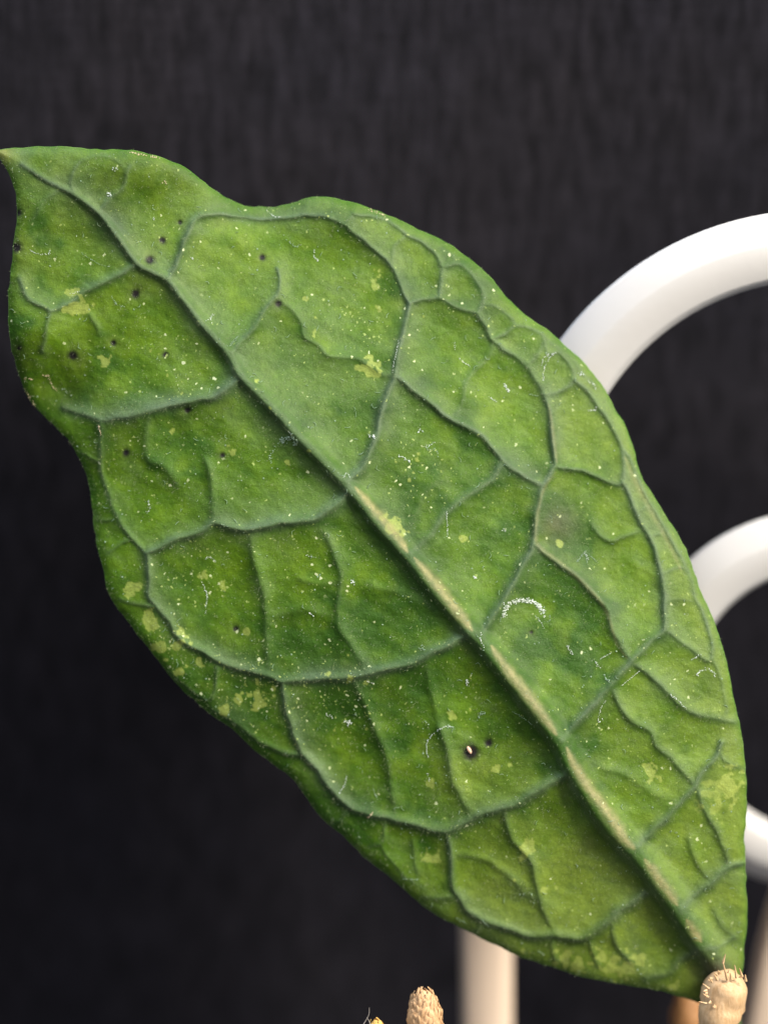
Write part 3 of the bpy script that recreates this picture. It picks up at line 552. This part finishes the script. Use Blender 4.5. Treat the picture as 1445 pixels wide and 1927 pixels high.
bar('post', PO, PI_, prof=pp); bar('post', [(3090-p[0], p[1]) for p in PO[::-1]], [(3090-p[0], p[1]) for p in PI_[::-1]], prof=pp)
wm = wm_
bar('ring', [(1546+358*math.cos(math.radians(k*4)), 1321-(349 if k < 45 else 366)*math.sin(math.radians(k*4))) for k in range(90)], [(1546+243*math.cos(math.radians(k*4)), 1320-(236 if k < 45 else 262)*math.sin(math.radians(k*4))) for k in range(90)], closed=True)
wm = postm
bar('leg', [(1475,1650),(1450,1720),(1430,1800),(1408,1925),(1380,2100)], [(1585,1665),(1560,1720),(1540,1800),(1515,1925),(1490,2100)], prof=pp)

# ------------------------------------------------------------------ dry tan stubs at the bottom
tan, nt, P = mat('dry_tan_husk'); tc = N(nt, 'ShaderNodeTexCoord'); mpn = N(nt, 'ShaderNodeMapping'); mpn.inputs['Scale'].default_value = (2200, 2200, 600); L(nt, tc.outputs['Object'], mpn.inputs[0])
nn = N(nt, 'ShaderNodeTexNoise', Scale=1.0, Detail=5.0, Roughness=.7); L(nt, mpn.outputs[0], nn.inputs['Vector']); L(nt, ramp(nt, nn.outputs['Fac'], .3, .72, (.40, .20, .09, 1), (.78, .52, .30, 1)), P.inputs['Base Color'])
P.inputs['Roughness'].default_value = .6; bb = N(nt, 'ShaderNodeBump', Strength=.5, Distance=.0002); L(nt, nn.outputs['Fac'], bb.inputs['Height']); L(nt, bb.outputs[0], P.inputs['Normal'])
pale_tan = tan.copy(); pale_tan.name = 'pale_straw_husk'
for n_ in pale_tan.node_tree.nodes:
    if n_.type == 'VALTORGB': n_.color_ramp.elements[0].color = (.50, .30, .15, 1); n_.color_ramp.elements[1].color = (.72, .50, .31, 1)
brown = tan.copy(); brown.name = 'brown_husk'
for n_ in brown.node_tree.nodes:
    if n_.type == 'VALTORGB': n_.color_ramp.elements[0].color = (.30, .14, .055, 1); n_.color_ramp.elements[1].color = (.45, .22, .09, 1)
yellow = tan.copy(); yellow.name = 'yellow_husk'
for n_ in yellow.node_tree.nodes:
    if n_.type == 'VALTORGB': n_.color_ramp.elements[0].color = (.55, .30, .07, 1); n_.color_ramp.elements[1].color = (.80, .52, .16, 1)
def scale_mesh(name, l, w, m):
    V_, F_ = [], []; n = 5
    for k in range(n+1):
        t = k/n; ww = w*(.75+.5*t-1.15*t**3); b = .18*l*math.sin(t*2.2)
        V_ += [Vector((-ww, -b*.4, t*l)), Vector((0, -b-.10*w, t*l*1.04)), Vector((ww, -b*.4, t*l))]
        if k: o = 3*k; F_ += [(o-3, o-2, o+1, o), (o-2, o-1, o+2, o+1)]
    me = pymesh(name, V_, F_); me.materials.append(m); me.polygons.foreach_set('use_smooth', [True]*len(me.polygons)); return me
wm = wm_
def stub(name, label, base, top, prof, d, m, nsc, sl, sw, group, jag=1.0, seed=1):
    random.seed(seed)
    B = at(base[0], base[1], d); T_ = at(top[0], top[1], d); ax = (T_-B).normalized(); ln_ = (T_-B).length
    e1 = ax.cross(FW).normalized(); e2 = ax.cross(e1).normalized()
    root = empty(name, B); tag(root, label=label, category='dry bud', group=group)
    V_, F_ = [], []; n = 28; m_ = 24
    def rad(t): return np.interp(t, [p[0] for p in prof], [p[1] for p in prof])*PX
    for k in range(m_+1):
        t = k/m_
        for q in range(n):
            a = q*2*math.pi/n; r = rad(t)*(1+.30*float(vnoise(np.array(abs(q-14)*3.), np.array(k*5.), 9, seed+60, 3)))
            V_.append(ax*(t*ln_)+e1*math.cos(a)*r+e2*math.sin(a)*r)
        if k:
            for q in range(n): F_.append(((k-1)*n+q, (k-1)*n+(q+1) % n, k*n+(q+1) % n, k*n+q))
    V_.append(ax*ln_*1.01); F_ += [(m_*n+q, m_*n+(q+1) % n, len(V_)-1) for q in range(n)]
    link('core', pymesh('core', V_, F_), m, root)
    sm = [scale_mesh('scale', sl*PX*f, sw*PX*g, m) for f, g in ((1, 1), (.8, 1.1), (1.25, .8))]
    for i in range(nsc):
        t = (i+.5)/nsc; a = i*2.39996; tt = .08+.92*t**.85; r = rad(min(tt, .999))*.96
        p = ax*(tt*ln_)+e1*math.cos(a)*r+e2*math.sin(a)*r; out = (e1*math.cos(a)+e2*math.sin(a))
        dr_ = .01; sl_ = (rad(min(1, tt+dr_))-rad(max(0, tt-dr_)))/(2*dr_*ln_); zz = (ax+out*(sl_*.75+random.uniform(.02, .16)*jag)).normalized()
        xx = zz.cross(-out).normalized()*-1; yy = zz.cross(xx).normalized()
        from mathutils import Matrix
        s = bpy.data.objects.new('scale', random.choice(sm)); S.collection.objects.link(s); s.parent = root
        M = Matrix((xx, yy, zz)).transposed().to_4x4(); M.translation = p; s.matrix_local = M@Matrix.Rotation(random.uniform(-.3, .3), 4, 'Y')@Matrix.Scale(random.uniform(.8, 1.2), 4)
    return root, ax, e1, e2
GRP = 'dry tan buds along the bottom edge'
stub('dry_bud', 'tan dry bud of shaggy scales left of the trellis post', (806,2010), (796,1868), [(0,30),(.25,33),(.5,34),(.72,32),(.86,27),(.95,21),(.99,15),(1,9)], .001, tan, 190, 13, 4.5, GRP, .35, 3)
r_, ax, e1, e2 = stub('dry_bud', 'pale straw dry bud with spiky bristles covering the leaf base', (1330,2030), (1372,1826), [(0,22),(.3,30),(.55,39),(.75,44),(.88,40),(.95,30),(.985,20),(1,10)], .0035, pale_tan, 0, 46, 20, GRP, .0, 4)
BR = []
random.seed(9)
for k in range(16):
    a = random.uniform(-2.6, 1.2); q = (1367+36*math.sin(a), 1866-34*math.cos(a)); l = random.uniform(4, 9); aa_ = a+random.uniform(-.5, .5)
    BR.append((q[0], q[1], q[0]+l*math.sin(aa_), q[1]-l*math.cos(aa_), random.uniform(2.0, 4.2)))
for (bx_, by_, tx_, ty_, w_) in BR+[(1369,1846,1360,1812,3.2),(1360,1814,1365,1796,2.6),(1386,1842,1382,1817,3.2),(1397,1840,1391,1823,3),(1350,1846,1343,1834,3.5),(1334,1862,1322,1852,2.6),(1333,1878,1322,1871,2.4),(1330,1890,1315,1886,2.4),(1340,1850,1336,1843,2.4),(1403,1848,1402,1835,3.5),(1376,1845,1374,1832,4)]:
    A = at(bx_, by_, .0012)-r_.location; B = at(tx_, ty_, .0010)-r_.location; s = (B-A).cross(FW).normalized()*w_*PX
    link('bristle', pymesh('bristle', [A-s, A+s, A-FW*2*PX, B+s*.25, B-s*.25, B-FW*PX, A+FW*3*PX], [(0,2,5,4),(2,1,3,5),(1,6,4,3),(6,0,4),(3,4,5)]), pale_tan, r_, smooth=False)
stub('dry_bud', 'brown blurred dry bud under the leaf base, behind the bristly bud', (1292,2040), (1296,1858), [(0,28),(.4,34),(.7,37),(.9,28),(1,8)], .024, brown, 0, 26, 9, GRP, .1, 5)
r2, _, _, _ = stub('dry_bud', 'small yellow dry bud tip with grey hairs, leftmost at the bottom edge', (712,2000), (708,1921), [(0,18),(.5,21),(.8,19),(.93,12),(1,4)], .001, yellow, 40, 9, 5, GRP, .2, 6)
hm, nt, P = mat('grey_hair'); P.inputs['Base Color'].default_value = (.28, .25, .24, 1); P.inputs['Roughness'].default_value = .5
for pts in ([(680,1935),(688,1922),(694,1910),(695,1897)], [(700,1935),(694,1922),(690,1915)]):
    V_, F_ = [], []
    pc = catmull(pts, 3)
    for k, p in enumerate(pc):
        c = at(p[0], p[1], .0005)-r2.location; rr = (1.3-1.0*k/len(pc))*PX; o = len(V_); V_ += [c-RT*rr, c-FW*rr, c+RT*rr, c+FW*rr]
        if k: F_ += [(o-4+q, o-4+(q+1) % 4, o+(q+1) % 4, o+q) for q in range(4)]
    link('hair', pymesh('hair', V_, F_), hm, r2)

# ------------------------------------------------------------------ dark cloth behind
cm, nt, P = mat('black_woven_cloth'); tc = N(nt, 'ShaderNodeTexCoord')
def tn(scale, det, ro=.6):
    mp_ = N(nt, 'ShaderNodeMapping'); mp_.inputs['Scale'].default_value = scale; L(nt, tc.outputs['Object'], mp_.inputs[0]); t = N(nt, 'ShaderNodeTexNoise', Scale=1.0, Detail=det, Roughness=ro); L(nt, mp_.outputs[0], t.inputs['Vector']); return t.outputs['Fac']
v1 = tn((700, 1, 160), 4); h1 = tn((160, 1, 1000), 3); big = tn((30, 1, 25), 3); g1 = tn((2200, 1, 2200), 2)
c = ramp(nt, v1, .3, .72, (.0070, .0068, .0100, 1), (.030, .0275, .038, 1)); c = mix(nt, .55, c, ramp(nt, h1, .3, .7, (.55, .55, .55, 1), (1, 1, 1, 1)), 'MULTIPLY')
c = mix(nt, .5, c, ramp(nt, big, .35, .65, (.75, .78, .95, 1), (1, .95, .95, 1)), 'MULTIPLY'); c = mix(nt, .4, c, ramp(nt, g1, .3, .7, (.4, .4, .4, 1), (1, 1, 1, 1)), 'MULTIPLY')
L(nt, c, P.inputs['Base Color']); P.inputs['Roughness'].default_value = .9; P.inputs['Specular IOR Level'].default_value = .15
bb = N(nt, 'ShaderNodeBump', Strength=.6, Distance=.0003); L(nt, v1, bb.inputs['Height']); L(nt, bb.outputs[0], P.inputs['Normal'])
V_, F_ = [], []; nx, nz = 90, 90; cpos = at(CX, 963, .040)
for j in range(nz+1):
    for i in range(nx+1):
        xx = (i/nx-.5)*.5; zz = (j/nz-.5)*.5
        V_.append(Vector((xx, .0012*math.sin(xx*70+zz*12)+.0008*math.sin(xx*31-zz*40+1), zz)))
for j in range(nz):
    for i in range(nx): a = j*(nx+1)+i; F_.append((a, a+1, a+nx+2, a+nx+1))
o = link('backdrop_cloth', pymesh('backdrop_cloth', V_, F_), cm); o.location = cpos; tag(o, kind='structure')
